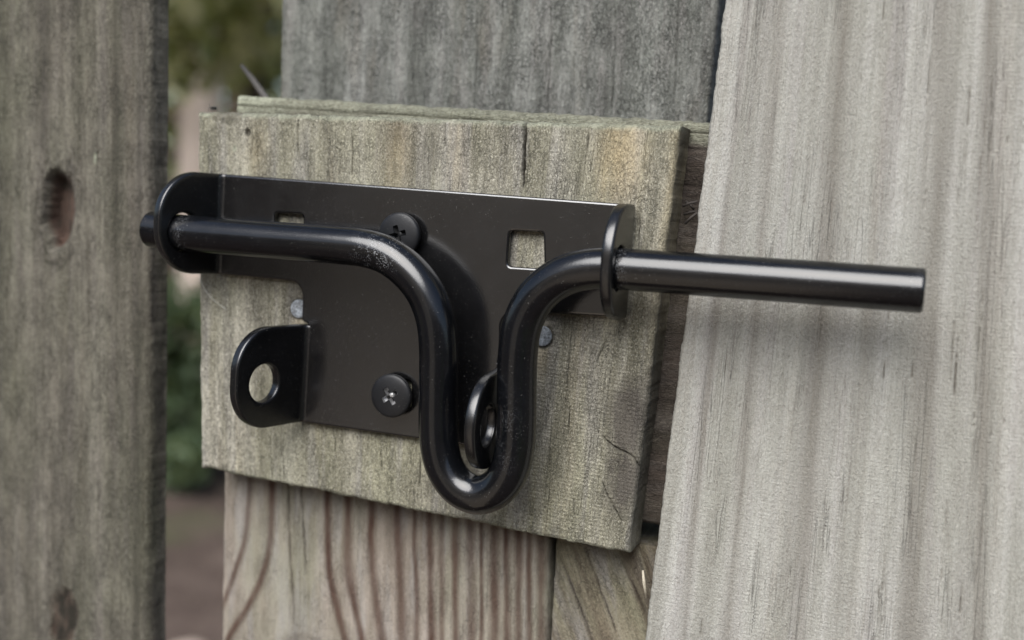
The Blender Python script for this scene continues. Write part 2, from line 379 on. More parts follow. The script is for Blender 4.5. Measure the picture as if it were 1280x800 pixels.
def mk_raw(name, V, flat, lens, mat, parent, attrs, loc=None):
    me = bpy.data.meshes.new(name); V = np.asarray(V, np.float32) * MM
    if loc is not None: V = V - np.asarray(loc, np.float32) * MM
    me.vertices.add(len(V)); me.vertices.foreach_set('co', V.ravel())
    me.loops.add(len(flat)); me.loops.foreach_set('vertex_index', flat.astype(np.int32))
    me.polygons.add(len(lens)); me.polygons.foreach_set('loop_start', np.concatenate([[0], np.cumsum(lens)[:-1]]).astype(np.int32))
    me.update(calc_edges=True)
    me.polygons.foreach_set('use_smooth', [True] * len(me.polygons))
    for an, (ty, data) in attrs.items():
        a = me.attributes.new(an, ty, 'POINT'); a.data.foreach_set('color' if ty == 'FLOAT_COLOR' else 'vector', np.asarray(data, np.float32).ravel())
    me.set_sharp_from_angle(angle=math.radians(75))
    me.materials.append(mat)
    o = bpy.data.objects.new(name, me); COL.objects.link(o)
    if parent is not None:
        o.parent = parent
        if loc is None: o.matrix_parent_inverse = Matrix.Translation(parent.location).inverted()
    if loc is not None: o.location = [c * MM for c in loc]
    return o
def xz(px, py, Y=0): p = at(px, py, Y); return np.array([p[0], p[2]])
def line_at(pa, pb, Y, z):
    a, b = xz(*pa, Y), xz(*pb, Y); t = (z - a[1]) / (b[1] - a[1]); return np.array([a[0] + (b[0] - a[0]) * t, z])
def poly_px(pts, Y): return [tuple(xz(px, py, Y)) for px, py in pts]
def relief(S, G, seed, amp_ridge=.35, cell=.14, pitch=9.0):
    """shared weathered relief: washed-out grain ridges, fibres and a crazed skin"""
    wob = 3.0 * (fbm(S * .03, G * .008, seed + 7, 3) - .5)
    ridge = fbm((S + wob) / pitch, G * .004, seed, 4, .55) - .5
    fine = fbm((S + wob) * 1.1, G * .03, seed + 11, 3) - .5
    cz = np.abs(fbm(S * .55, G * .30, seed + 21, 3, .6) - .5) * 2
    craze = sstep(0, .22, cz)
    return ridge * 2 * amp_ridge + fine * .16 + (craze - .7) * cell * .4, ridge, 1 - craze
def crack(X, Z, pts, width, depth, seed=0, jitter=.25):
    Xj = X + jitter * (fbm(X * .3, Z * .35, seed + 90, 3) - .5) * 2
    d, f = pdist(Xj, Z, pts); tp = np.sin(np.pi * np.clip(f, .02, .98)) ** .8; wd = width * (.25 + .75 * tp) * (.55 + .7 * vn(X * .5, Z * .28, seed + 91))
    m = (1 - sstep(wd * .25, wd, d)) * sstep(0, .12, f) * sstep(0, .12, 1 - f) * (.45 + .7 * vn(X * .2, Z * .2, seed + 92)); return m * depth, np.clip(m, 0, 1)

ZLO = -1180.0
# -- right fence picket
YP = 3.0
def feat_picket(X, Z, S, G):
    h, ridge, pit = relief(S, G, 3, .30, .07, 7.5)
    m = pit * .18
    for (a, b, wd, dp) in (((1055, 0), (996, 800), 3.0, .55), ((978, 0), (908, 800), 2.4, .40), ((1180, 0), (1140, 800), 4.2, .6), ((935, 0), (852, 800), 1.6, .3), ((1240, 0), (1222, 800), 2.2, .35)):
        pa, pb = xz(*a, YP), xz(*b, YP); d, _ = pdist(X, Z, [(pa[0] + (pa[0] - pb[0]), pa[1] + (pa[1] - pb[1])), (pb[0] + (pb[0] - pa[0]), pb[1] + (pb[1] - pa[1]))])
        d = d + 1.2 * (fbm(X * .15, Z * .03, 5, 3) - .5)
        k = np.exp(-(d / wd) ** 2); h = h - k * dp; m = np.maximum(m, k * .55 * (.55 + .7 * fbm(S * .8, G * .02, 15, 3)))
    rnd = random.Random(4)
    for i in range(30):
        px, py = rnd.uniform(870, 1275), rnd.uniform(-20, 790); L = rnd.uniform(25, 130)
        if i < 14: px = rnd.uniform(1120, 1275); L = rnd.uniform(80, 210)
        x0 = px - (py - 400) * .06
        dp, mm = crack(X, Z, poly_px([(x0, py), (x0 - L * .055 + rnd.uniform(-1, 1), py + L * .5), (x0 - L * .075, py + L)], YP), rnd.uniform(.18, .36), rnd.uniform(.3, .7), i)
        h = h - dp; m = np.maximum(m, mm * rnd.uniform(.3, .8))
    saw = np.sin(G * 2 * math.pi / 1.15 + 2 * fbm(S * .05, G * .02, 2, 2)) * sstep(.45, .65, fbm(S * .02, G * .012, 31, 2))
    h = h + saw * .06
    return h, (m, m * 0, m * 0, m * 0)
pz_hi, pz_lo = 260.0, ZLO
q = [line_at((906, 0), (805, 800), YP, pz_hi), line_at((1425, 0), (1400, 800), YP, pz_hi), line_at((1425, 0), (1400, 800), YP, -160), line_at((906, 0), (805, 800), YP, -160)]
# below the frame the picket runs straight down to the ground
pk_h = pz_hi + 160
tw = np.array([(xz(1100, -40, YP)[1] + 160) / pk_h, (xz(1100, 840, YP)[1] + 160) / pk_h])
fence = empty('fence_picket', (q[0][0] + 55, 12, ZLO), 'wide silver grey picket on the right behind the free end of the bar', 'fence picket')
board('plank', q, YP, 17, M_PICKET, feat_picket, .42, (max(0, tw[1]), min(1, tw[0])), 1.6, (0, .3, 0, .45), fence, 3)
def feat_plain(X, Z, S, G):
    h, ridge, pit = relief(S, G, 3, .3, .07, 7.5); return h, (pit * .18, pit * 0, pit * 0, pit * 0)
ql = [q[3] + [0, -.6], q[2] + [0, -.6], np.array([q[2][0] - 8, ZLO]), np.array([q[3][0] + 6, ZLO])]
board('lower_plank', ql, YP, 17, M_PICKET, feat_plain, 4.0, None, .6, (0, 0, 0, 0), fence, 4, nd=2)

# -- left post
YO = 8.0
def feat_post(X, Z, S, G):
    h, ridge, pit = relief(S, G, 41, .38, .15, 8.0)
    m = pit * .30; kn = X * 0; li = X * 0
    k0 = xz(72, 262, YO); u = (X - k0[0]) ; v = (Z - k0[1])
    wobx = 4.0 * (fbm(X * .22, Z * .16, 8, 3, .5) - .5)
    e = np.sqrt(((u + wobx) / 9.2) ** 2 + ((v - .06 * u * u * .2 + wobx) / 19.0) ** 2)
    asym = sstep(-5.5, 6.5, u)                                        # steep left lip, shallow right one
    hole = 1 - sstep(.66 - .28 * asym, .98, e)
    h = h - hole * (9.0 - 5.0 * asym) + hole * .9 * (fbm(X * .9, Z * .10, 12, 4) - .5)
    h = h - np.exp(-((e - 1.15) / .3) ** 2) * .35
    kn = np.maximum(kn, sstep(.2, .7, hole) * (.85 + .3 * fbm(X * .4, Z * .25, 5, 3)) * (1 - .2 * asym)); m = np.maximum(m, hole * .8 * (1 - sstep(.3, .42, fbm(X * .7, Z * .12, 13, 3))))
    hole_shade = hole * np.maximum(sstep(3, 10, v + 2 * wobx * .3), (1 - asym) * .55); m = np.maximum(m, hole_shade * .9)  # painted shade: hole darkened under its upper lip and on the left wall
    ring = np.exp(-((e - 1.18) / .12) ** 2) * sstep(.4, .6, fbm(X * .4, Z * .4, 77, 3)); m = np.maximum(m, ring * .55)
    k1 = xz(78, 775, YO); e1 = np.sqrt(((X - k1[0] + wobx) / 7.4) ** 2 + ((Z - k1[1] + wobx) / 15.0) ** 2)
    kk = 1 - sstep(.6, 1.05, e1); kn = np.maximum(kn, kk * .6 * (.5 + fbm(X * .5, Z * .2, 88, 3))); m = np.maximum(m, kk * 1.7 * fbm(X * .4, Z * .2, 89, 3)); h = h - kk * 1.4
    s0 = xz(119, 198, YO); es = np.sqrt(((X - s0[0]) / .7) ** 2 + ((Z - s0[1]) / 2.6) ** 2); li = np.maximum(li, 1 - sstep(.7, 1.1, es))
    for (a, b, wd, amt) in (((172, 0), (170, 800), 2.6, .45), ((143, -10), (146, 480), 1.6, .35), ((58, -20), (52, 180), 3.5, .45), ((196, 430), (200, 800), 3.5, .55)):
        d, _ = pdist(X, Z, poly_px([a, b], YO)); d = d + 2 * (fbm(X * .1, Z * .02, 61, 3) - .5)
        k = np.exp(-(d / wd) ** 2); h = h - k * .35; m = np.maximum(m, k * amt * (.5 + fbm(S * .5, G * .04, 63, 3)))
    rnd = random.Random(9)
    for i in range(14):
        px, py = rnd.uniform(5, 205), rnd.uniform(0, 760); L = rnd.uniform(30, 110)
        dp, mm = crack(X, Z, poly_px([(px, py), (px + rnd.uniform(-2, 2), py + L)], YO), rnd.uniform(.25, .5), .5, i)
        h = h - dp; m = np.maximum(m, mm * .6)
    return h, (m, kn, m * 0, li)
zt, zb = 330.0, ZLO
rr = [line_at((186, 0), (183, 800), YO, zt), line_at((186, 0), (183, 800), YO, -185)]
qp = [np.array([rr[0][0] - 98, zt]), rr[0], rr[1], np.array([rr[1][0] - 98, -185])]
post = empty('fence_picket', (rr[0][0] - 49, 16, ZLO), 'dark mossy green brown picket on the left with a knot hole', 'fence picket')
ph = zt + 185; lo = (xz(100, 845, YO)[1] + 185) / ph; hi = (xz(100, -45, YO)[1] + 185) / ph
board('plank', qp, YO, 12.0, M_POST, feat_post, .42, (max(0, lo), min(1, hi)), 3.5, (0, .3, 0, 0), post, 11, nd=14)
def feat_plain_post(X, Z, S, G):
    h, ridge, pit = relief(S, G, 41, .35, .12, 8.0); return h, (pit * .3, pit * 0, pit * 0, pit * 0)
board('lower_plank', [qp[3] + [0, -.6], qp[2] + [0, -.6], np.array([qp[2][0], ZLO]), np.array([qp[3][0], ZLO])], YO, 12.0, M_POST, feat_plain_post, 4.0, None, .6, (0, 0, 0, 0), post, 12, nd=2)

# -- gate: rail, stile, brace, picket behind
YR = 17.5
gate = empty('wooden_gate', (0, 40, ZLO + 40), 'weathered board gate behind the wood block with a striped brown upright below it', 'gate')
def feat_rail(X, Z, S, G):
    h, ridge, pit = relief(S, G, 71, .3, .08, 7.0)                     # grain runs along x here
    top = xz(293, 118, YR)[1]; zz = Z - (top - .0 * X)
    edge = line_top(X) - Z
    li = (1 - sstep(1.0, 5.5, edge - 3.5 + 4 * (fbm(X * .2, Z * .3, 5, 4) - .5))) * (.6 + .4 * (1 - sstep(0, 35, X - ra[0])))
    m = pit * .3
    for k in range(5):
        zc = line_top(X) - (4.2, 9.0, 21.0, 26.5, 44.0)[k]
        d = np.abs(Z - zc + 1.2 * (fbm(X * .03, X * 0 + k, 14 + k, 3) - .5)); m = np.maximum(m, (1 - sstep(.15, .5, d)) * .6 * fbm(X * .06, X * 0 + k, 15, 3) * 1.4); h = h - (1 - sstep(.2, .55, d)) * .5
    return h, (m, m * 0, m * 0, li)
ra, rb = xz(293, 118, YR), xz(885, 152, YR)
def line_top(X): return ra[1] + (rb[1] - ra[1]) * (X - ra[0]) / (rb[0] - ra[0])
rc, rdn = xz(815, 657, YR), xz(300, 576, YR)
def ext(a, b, x): return np.array([x, a[1] + (b[1] - a[1]) * (x - a[0]) / (b[0] - a[0])])
xr_end = ra[0] + 330
board('rail', [ra, ext(ra, rb, xr_end), ext(rdn, rc, xr_end), ext(rdn, rc, ra[0])], YR, 38, M_RAIL, feat_rail, .55, None, 3.0, (.6, 0, .4, .4), gate, 21, grain_dir=math.radians(90), nd=14)
def feat_stile(X, Z, S, G):
    h = (fbm(S * .4, G * .02, 91, 3) - .5) * .25; b = X * 0; m = X * 0; kn = X * 0
    lines = [([(311, 560), (311, 602), (306, 671), (286, 734), (272, 770)], 1.2, .7), ([(341, 560), (340, 602), (336, 684), (322, 734), (286, 797), (278, 815)], 1.7, .9),
             ([(409, 570), (409, 621), (410, 704), (420, 759), (431, 800), (440, 850)], 1.7, .85), ([(434, 580), (434, 627), (435, 709), (450, 792), (462, 850)], 2.0, .9),
             ([(463, 580), (464, 632), (465, 712), (476, 797), (483, 850)], 2.0, .9), ([(496, 590), (496, 637), (499, 712), (503, 800), (506, 850)], 2.0, .85)]
    for x0, x1, wd, a in ((517, 520, 1.1, .7), (536, 538, 1.6, .8), (551, 552, 1.2, .7), (568, 569, 1.6, .8), (587, 589, 2.0, .7), (600, 601, .9, .8), (617, 617, 1.8, .7), (632, 633, 1.3, .8), (648, 648, 1.4, .8), (661, 661, 1.2, .7), (676, 676, 1.6, .6)):
        lines.append(([(x0, 590), (x0 + .3, 660), (x1, 750), (x1, 850)], wd, a))
    for i, (pts, wd, a) in enumerate(lines):
        sm = catmull([(*p, 0) for p in poly_px(pts, YR)], 4)[:, :2]
        wd = wd * (1.15 + .5 * vn(Z * .05, Z * 0, 300 + i)); a = a * (.8 + .3 * vn(Z * .03, Z * 0 + 3, 400 + i))
        d, f = pdist(X + .9 * (fbm(X * .2, Z * .09, i, 4) - .5), Z, [tuple(p) for p in sm])
        k = (1 - sstep(wd * .1, wd * 1.15, d)); b = np.maximum(b, k * a * 1.1 * (.75 + .5 * fbm(X * .3, Z * .08, 40 + i, 3))); h = h + k * .28
    for i, pts in enumerate(([(359, 590), (359, 607), (361, 690), (366, 761), (365, 790)], [(374, 590), (375, 610), (380, 690), (383, 728)])):
        dp, mm = crack(X, Z, poly_px(pts, YR), .9 - .2 * i, .8, 33 + i, .2); h = h - dp; m = np.maximum(m, mm * .75)
    k0 = xz(384, 822, YR); e = np.sqrt(((X - k0[0]) / 17) ** 2 + ((Z - k0[1]) / 13) ** 2) + .25 * (fbm(X * .2, Z * .2, 3, 4) - .5)
    kn = (1 - sstep(.5, 1.05, e)) * .75; rg = .5 + .5 * np.sin(e * 22); kn = kn * (.6 + .4 * rg); h = h + (1 - sstep(.4, 1.1, e)) * .8 * (fbm(X * .5, Z * .5, 66, 4))
    return h, (m, kn, b, m * 0)
szt = ext(rdn, rc, xz(277, 590, YR)[0])[1]
sl_, sr_ = [line_at((278, 590), (275, 800), YR, z) for z in (szt - .8, -150)], [line_at((683, 680), (681, 800), YR, z) for z in (szt - 17, -150)]
board('stile', [sl_[0], np.array([sr_[0][0], ext(rdn, rc, sr_[0][0])[1] - .8]), sr_[1], sl_[1]], YR + .6, 37, M_STILE, feat_stile, .42, None, 1.6, (0, .3, 0, .2), gate, 31)
def feat_flat(seed, am=.3):
    def f(X, Z, S, G):
        h, ridge, pit = relief(S, G, seed, am, .10, 8.0); return h, (pit * .25, pit * 0, pit * 0, pit * 0)
    return f
board('lower_stile', [sl_[1] + [0, -.6], sr_[1] + [0, -.6], np.array([sr_[1][0], ZLO + 40]), np.array([sl_[1][0], ZLO + 40])], YR + .6, 37, M_STILE, feat_flat(33), 4.0, None, .6, (0, 0, 0, 0), gate, 34, nd=2)
def feat_brace(X, Z, S, G):
    h, ridge, pit = relief(S, G, 81, .3, .05, 6.0); m = pit * .15; b = sstep(.55, .75, fbm(S * .22, G * .012, 6, 3)) * .55
    for i, pts in enumerate(([(695, 690), (712, 730), (738, 800), (750, 840)], [(729, 680), (748, 735), (772, 800)], [(770, 690), (800, 755), (812, 790)])):
        dp, mm = crack(X, Z, poly_px(pts, YR), .8, .9, 50 + i, .3); h = h - dp; m = np.maximum(m, mm * .8)
    return h, (m, m * 0, b, m * 0)
bt = [xz(693, 668, YR), xz(905, 694, YR)]
bq = [bt[0], bt[1], np.array([bt[1][0] - 1, -150]), np.array([xz(690, 800, YR)[0], -150])]
board('brace', bq, YR + 1.2, 36, M_BRACE, feat_brace, .5, None, 1.4, (.4, 0, 0, .3), gate, 36, grain_dir=math.radians(-24))
board('lower_brace', [bq[3] + [0, -.6], bq[2] + [0, -.6], np.array([bq[2][0], ZLO + 40]), np.array([bq[3][0], ZLO + 40])], YR + 1.2, 36, M_BRACE, feat_flat(37), 4.0, None, .6, (0, 0, 0, 0), gate, 38, nd=2)
YB = 57.0
def feat_back(X, Z, S, G):
    h, ridge, pit = relief(S, G, 101, .40, .42, 8.5)
    m = pit * .28
    for i, px in enumerate((598, 770, 848, 520, 690)):
        dp, mm = crack(X, Z, poly_px([(px, -20), (px - 2, 60), (px - 6, 150)], YB), .7, .8, 70 + i, .4); h = h - dp * .8; m = np.maximum(m, mm * .7)
    return h, (m, m * 0, m * 0, m * 0)
pl = [line_at((351, 0), (349, 130), YB, z) for z in (260, ZLO + 40)]
zv = xz(600, 190, YB)[1]; bh = 260 - (ZLO + 40)
board('picket', [pl[0], pl[0] + [186, 0], np.array([pl[0][0] + 184, zv]), np.array([line_at((351, 0), (349, 130), YB, zv)[0], zv])], YB, 17, M_GATE, feat_back, .5,
      (0, min(1, (xz(600, -40, YB)[1] - zv) / (260 - zv))), 1.6, (0, .3, 0, .3), gate, 45)
x_p = pl[0][0]
board('lower_picket', [np.array([x_p + 22, zv - .6]), np.array([x_p + 150, zv - .6]), np.array([x_p + 150, ZLO + 40]), np.array([x_p + 22, ZLO + 40])], YB, 17, M_GATE, feat_flat(46), 4.0, None, .6, (0, 0, 0, 0), gate, 46, nd=2)

# -- the block that carries the latch
bTL, bTR, bBR, bBL = xz(246, 139), xz(850, 157), xz(785, 693), xz(250, 585)
def feat_block(X, Z, S, G):
    h, ridge, pit = relief(S, G, 121, .28, .20, 10.0)
    m = pit * .34; kn = X * 0; li = X * 0; b = X * 0
    def reg(px, py, rx, ry):
        c = xz(px, py); return np.exp(-(((X - c[0]) / (rx / 3.8)) ** 2 + ((Z - c[1]) / (ry / 3.8)) ** 2))
    # rough-sawn lines, strongest at the lower right
    sw = sstep(.25, .6, reg(700, 530, 170, 190)) * .9
    wv = np.sin((Z + .05 * X + .8 * fbm(X * .08, Z * .15, 9, 3)) * 2 * math.pi / 1.25) * (.4 + fbm(X * .35, Z * .6, 19, 3))
    h = h + wv * .10 * sw; m = np.maximum(m, sw * (wv < -.25) * .25)
    for i, (pts, wd, dp_, a) in enumerate((([(656, 140), (656, 165), (655, 190), (653, 240)], 1.0, 2.4, 1.5), ([(736, 158), (735, 178), (733, 200)], .4, .8, .8), ([(373, 146), (372, 170), (374, 200)], .4, .8, .7),
            ([(437, 150), (441, 185), (440, 225)], .4, .8, .75), ([(557, 150), (556, 185)], .35, .6, .6), ([(476, 555), (477, 590)], .4, .7, .7), ([(418, 545), (419, 578)], .35, .6, .6),
            ([(525, 565), (524, 612)], .4, .7, .7), ([(710, 545), (712, 505)], .5, .9, .8), ([(751, 542), (760, 553), (771, 561), (783, 566), (791, 571), (797, 582), (802, 590)], .5, 1.4, .9),
            ([(752, 600), (757, 615), (766, 632), (778, 655)], .5, .9, .7), ([(745, 455), (752, 437), (760, 420)], .45, .8, .6), ([(800, 250), (797, 340)], .4, .6, .6), ([(320, 150), (322, 200)], .35, .5, .5))):
        dp, mm = crack(X, Z, poly_px(pts, 0), wd, dp_, 200 + i, .3); h = h - dp; m = np.maximum(m, mm * a)
    st = np.maximum(reg(786, 520, 26, 52), reg(778, 600, 22, 45) * .8) * (.35 + 1.2 * fbm(X * .3, Z * .12, 29, 4))
    kn = np.maximum(kn, np.clip(st * 1.5, 0, .88)); h = h - st * .5
    for cx_, cy_, rx_, ry_, am_ in ((530, 190, 55, 60, .45), (415, 190, 30, 50, .35), (595, 190, 26, 55, .35), (720, 200, 40, 70, .35), (690, 560, 22, 70, .25), (350, 560, 26, 60, .22), (440, 590, 20, 50, .25)):
        m = np.maximum(m, reg(cx_, cy_, rx_, ry_) * am_ * np.clip(2.2 * fbm(S * .45, G * .035, cx_, 4) - .6, 0, 1.2))
    b = np.maximum(b, reg(322, 190, 16, 34) * .28 * (.4 + fbm(S * .5, G * .08, 52, 3))); b = np.maximum(b, reg(776, 195, 26, 60) * .85 * (.5 + .7 * fbm(S * .5, G * .06, 57, 3))); b = np.maximum(b, reg(495, 190, 22, 60) * .45 * (.4 + fbm(S * .5, G * .06, 53, 3)))
    b = np.maximum(b, reg(835, 330, 12, 190) * .5 * (.4 + fbm(S * .5, G * .08, 54, 3)))
    for npx, npy in ((374, 386), (678, 420)):
        nc = xz(npx, npy); e = np.hypot(X - nc[0], Z - nc[1]); m = np.maximum(m, np.exp(-((e - 3.7) / .7) ** 2) * .8 * (.4 + .9 * fbm(X * .6, Z * .6, 44, 3))); h = h - np.exp(-(e / 4.2) ** 4) * .7
        b = np.maximum(b, np.exp(-(((X - nc[0]) / 3) ** 2 + ((Z - nc[1] + 7) / 8) ** 2)) * .4)
    top = ztop(X) - Z; bot = Z - zbot(X)
    li = (1 - sstep(.6, 2.6, top + 2.2 * (fbm(X * .35, Z * .4, 71, 4) - .5))) * .8
    li = np.maximum(li, (1 - sstep(.4, 1.6, bot + 1.6 * (fbm(X * .4, Z * .4, 72, 4) - .5))) * .45)
    bite = reg(283, 146, 26, 13) * 1.3; bb = sstep(.35, .75, bite * (.5 + fbm(X * .6, Z * .6, 73, 4))); h = h - bb * .4; m = np.maximum(m, bb * .4); li = li * (1 - bb)
    c2 = reg(309, 166, 6, 7); h = h - sstep(.4, .8, c2) * 1.2; m = np.maximum(m, sstep(.4, .8, c2) * .8)
    wood_pale = reg(293, 186, 5, 7) * .9; li = np.maximum(li, sstep(.4, .8, wood_pale) * .8)
    h = h - (1 - sstep(.2, 1.5, top)) * .9 * fbm(X * .5, Z * .5, 74, 4)
    return h, (m, kn, b, li)
def ztop(X): return bTL[1] + (bTR[1] - bTL[1]) * (X - bTL[0]) / (bTR[0] - bTL[0])
def zbot(X): return bBL[1] + (bBR[1] - bBL[1]) * (X - bBL[0]) / (bBR[0] - bBL[0])
blk = empty('wood_block', (.5 * (bBL[0] + bBR[0]), 9, zbot(.5 * (bBL[0] + bBR[0]))), 'square cut block of pale greenish weathered wood carrying the black latch', 'wood block')
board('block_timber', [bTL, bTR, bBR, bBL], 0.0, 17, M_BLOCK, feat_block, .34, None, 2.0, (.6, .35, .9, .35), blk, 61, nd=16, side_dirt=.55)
def lathe(prof, seg=28):
    """profile [(radius, height towards the viewer)], axis along -y"""
    a = np.linspace(0, 2 * math.pi, seg, endpoint=False); V = []; F = []
    for r, hh in prof: V.append(np.stack([r * np.cos(a), np.full(seg, -hh), r * np.sin(a)], 1))
    n = len(prof)
    for i in range(n - 1):
        for j in range(seg): k = (j + 1) % seg; F.append((i * seg + j, i * seg + k, (i + 1) * seg + k, (i + 1) * seg + j))
    F.append(tuple((n - 1) * seg + j for j in range(seg))); return np.vstack(V), F
for px, py in ((374, 386), (678, 420)):
    V, F = lathe([(1.4, -4), (1.4, .0), (3.3, .05), (3.45, .5), (3.2, .9), (2.0, 1.0), (.8, .75)])
    p = at(px, py, 0) + [0, .35, 0]; mk('nail', V + p, F, M_ZINC, blk, ang=50)

# ------------------------------------------------------------------ the latch
TH = 3.0; FR = -3.25; BK = FR + TH      # sheet thickness, front face, back face (y)
RI = 2.0; HB = 14.5                     # bend radius, height of the bar's axis above the plate's face
latch = empty('gate_latch', (at(500, 400, FR)), 'black steel bolt latch with a looped bar and screwed plate on the wood block', 'gate latch')
def round_poly(pts, step=.8):
    """closed polygon with rounded corners; pts = (u, v, radius)"""
    n = len(pts); out = []
    for i in range(n):
        p0, p1, p2 = [np.array(pts[(i + k) % n][:2], float) for k in (-1, 0, 1)]; r = pts[i][2]
        a, b = _n(p0 - p1), _n(p2 - p1); ang = math.acos(max(-1, min(1, float(a @ b))))
        if r <= 0 or abs(math.pi - ang) < .02: out.append(p1); continue
        t = r / math.tan(ang / 2); c = p1 + _n(a + b) * r / math.sin(ang / 2); s_, e_ = p1 + a * t, p1 + b * t
        a0 = math.atan2(*(s_ - c)[::-1]); a1 = math.atan2(*(e_ - c)[::-1]); da = (a1 - a0 + math.pi) % (2 * math.pi) - math.pi
        k = max(3, int(abs(da) * r / step))
        for j in range(k + 1): th = a0 + da * j / k; out.append(c + r * np.array([math.cos(th), math.sin(th)]))
    P = []
    for i in range(len(out)):
        a, b = out[i], out[(i + 1) % len(out)]; L = np.linalg.norm(b - a)
        if L < 1e-4: continue
        k = max(1, int(L / step))
        for j in range(k): P.append(a + (b - a) * j / k)
    return np.array(P)
def area(P): return .5 * np.sum(P[:, 0] * np.roll(P[:, 1], -1) - np.roll(P[:, 0], -1) * P[:, 1])
def inside(P, q):
    x, y = q[:, 0][:, None], q[:, 1][:, None]; x0, y0 = P[:, 0], P[:, 1]; x1, y1 = np.roll(x0, -1), np.roll(y0, -1)
    c = ((y0 > y) != (y1 > y)) & (x < (x1 - x0) * (y - y0) / (y1 - y0 + 1e-12) + x0); return c.sum(1) % 2 == 1
def sheet(outline, holes, t, r, warp, grid=None, seams=(), hr=1.0):
    """a stamped sheet: rounded rims, pierced holes; warp(u, v, w) places it, w = depth behind the front face.
    seams = straight segments along which it butts against the next sheet (no rounding there)"""
    loops = [outline if area(outline) > 0 else outline[::-1]] + [h if area(h) < 0 else h[::-1] for h in holes]
    pts, nrm, ln = [], [], []
    for P in loops:
        e = np.roll(P, -1, 0) - P; e /= np.linalg.norm(e, axis=1)[:, None]
        n_ = np.stack([-e[:, 1], e[:, 0]], 1); nn = n_ + np.roll(n_, 1, 0); nn /= np.maximum(.35, np.einsum('ij,ij->i', nn, n_))[:, None]
        pts.append(P); nrm.append(nn * (hr if len(pts) > 1 else 1.0)); ln.append(len(P))
    A = np.vstack(pts); Nn = np.vstack(nrm)
    for a, b in seams:
        a = np.array(a, float); b = np.array(b, float); tg = _n(b - a); L = np.linalg.norm(b - a)
        s_ = (A - a) @ tg; dd = np.abs((A - a) @ np.array([-tg[1], tg[0]])); on = (dd < .02) & (s_ > -.02) & (s_ < L + .02)
        for i in np.where(on)[0]:
            Nn[i] = tg if s_[i] < .05 else (-tg if s_[i] > L - .05 else 0)
    prof = [(r, 0), (r * .45, r * .12), (r * .12, r * .45), (0, r), (0, t - r), (r * .12, t - r * .45), (r * .45, t - r * .12), (r, t)]
    N = len(A); V = [np.column_stack([A + Nn * ins, np.full(N, dep)]) for ins, dep in prof]
    F = []; base = 0
    for L in ln:
        for k in range(len(prof) - 1):
            for j in range(L):
                j2 = (j + 1) % L; F.append((k * N + base + j, (k + 1) * N + base + j, (k + 1) * N + base + j2, k * N + base + j2))
        base += L
    fp = A + Nn * r; extra = np.zeros((0, 2))
    if grid:
        lo_, hi_ = A.min(0), A.max(0); gx, gy = np.meshgrid(np.arange(lo_[0], hi_[0], grid), np.arange(lo_[1], hi_[1], grid)); G_ = np.stack([gx.ravel(), gy.ravel()], 1)
        ok = inside(loops[0], G_)
        for h in loops[1:]: ok &= ~inside(h, G_)
        G_ = G_[ok]; dm = np.min(np.linalg.norm(G_[:, None] - fp[None], axis=2), axis=1); extra = G_[dm > grid * .55]
    allp = np.vstack([fp, extra]); ed = []; base = 0
    for L in ln: ed += [(base + j, base + (j + 1) % L) for j in range(L)]; base += L
    vo, eo, fo, ov, oe, of = delaunay_2d_cdt([Vector(p) for p in allp], ed, [], 0, 1e-5)
    vo = np.array([tuple(v) for v in vo]); fo = np.array([f for f in fo if len(f) == 3]); cen = vo[fo].mean(1)
    fl = [fp[sum(ln[:i]):sum(ln[:i + 1])] for i in range(len(ln))]; ok = inside(fl[0], cen)
    for h in fl[1:]: ok &= ~inside(h, cen)
    fo = fo[ok]; remap = [o_[0] if len(o_) else int(np.argmin(np.linalg.norm(allp - vo[i], axis=1))) for i, o_ in enumerate(ov)]
    nv = len(prof) * N; V = np.vstack(V); ex0 = nv; V = np.vstack([V, np.column_stack([extra, np.zeros(len(extra))]), np.column_stack([extra, np.full(len(extra), t)])])
    def vi(o_, back):
        i = remap[o_]
        if i < N: return i + (7 * N if back else 0)
        return ex0 + (i - N) + (len(extra) if back else 0)
    for f in fo:
        p = vo[list(f)]; ccw = (p[1] - p[0])[0] * (p[2] - p[0])[1] - (p[1] - p[0])[1] * (p[2] - p[0])[0] > 0
        f = list(f) if ccw else list(f)[::-1]
        F.append(tuple(vi(i, False) for i in f)); F.append(tuple(vi(i, True) for i in f[::-1]))
    return np.array([warp(*v) for v in V]), F
def circle(cx, cy, r, n=40): a = np.linspace(0, 2 * math.pi, n, endpoint=False); return np.stack([cx + r * np.cos(a), cy + r * np.sin(a)], 1)

P2 = lambda px, py: xz(px, py, FR)
X_lt, X_rt, X_ll, X_lm = P2(279, 280)[0], P2(769, 320)[0], P2(385, 460)[0], P2(617, 510)[0]
z_tl, z_tr = P2(279, 217.5)[1], P2(769, 254)[1]; z_bl, z_br = P2(279, 343)[1], P2(769, 396)[1]
z_ll0, z_ll1 = P2(385, 406)[1], P2(385, 529)[1]; z_lm0, z_lm1 = P2(617, 452)[1], P2(617, 562)[1]
fil = P2(378, 380)[0]
outl = round_poly([(X_lt, z_tl, 0), (X_lt, z_bl, 0), (*P2(378, 352.5), 5.5), (fil, z_ll0 + 1.2, 1.0), (X_ll, z_ll0, 0), (X_ll, z_ll1, 0), (X_lm, z_lm1, 0), (X_lm, z_lm0, 0), (X_lm + 1.2, z_lm0 + 2.0, 1.0),
                   (P2(624, 420)[0], P2(624, 388)[1], 5.5), (X_rt, z_br, 0), (X_rt, z_tr, 0)])
def sq(px0, py0, px1, py1, px2, py2, px3, py3): return round_poly([(*P2(px0, py0), 1.3), (*P2(px1, py1), 1.3), (*P2(px2, py2), 1.3), (*P2(px3, py3), 1.3)])
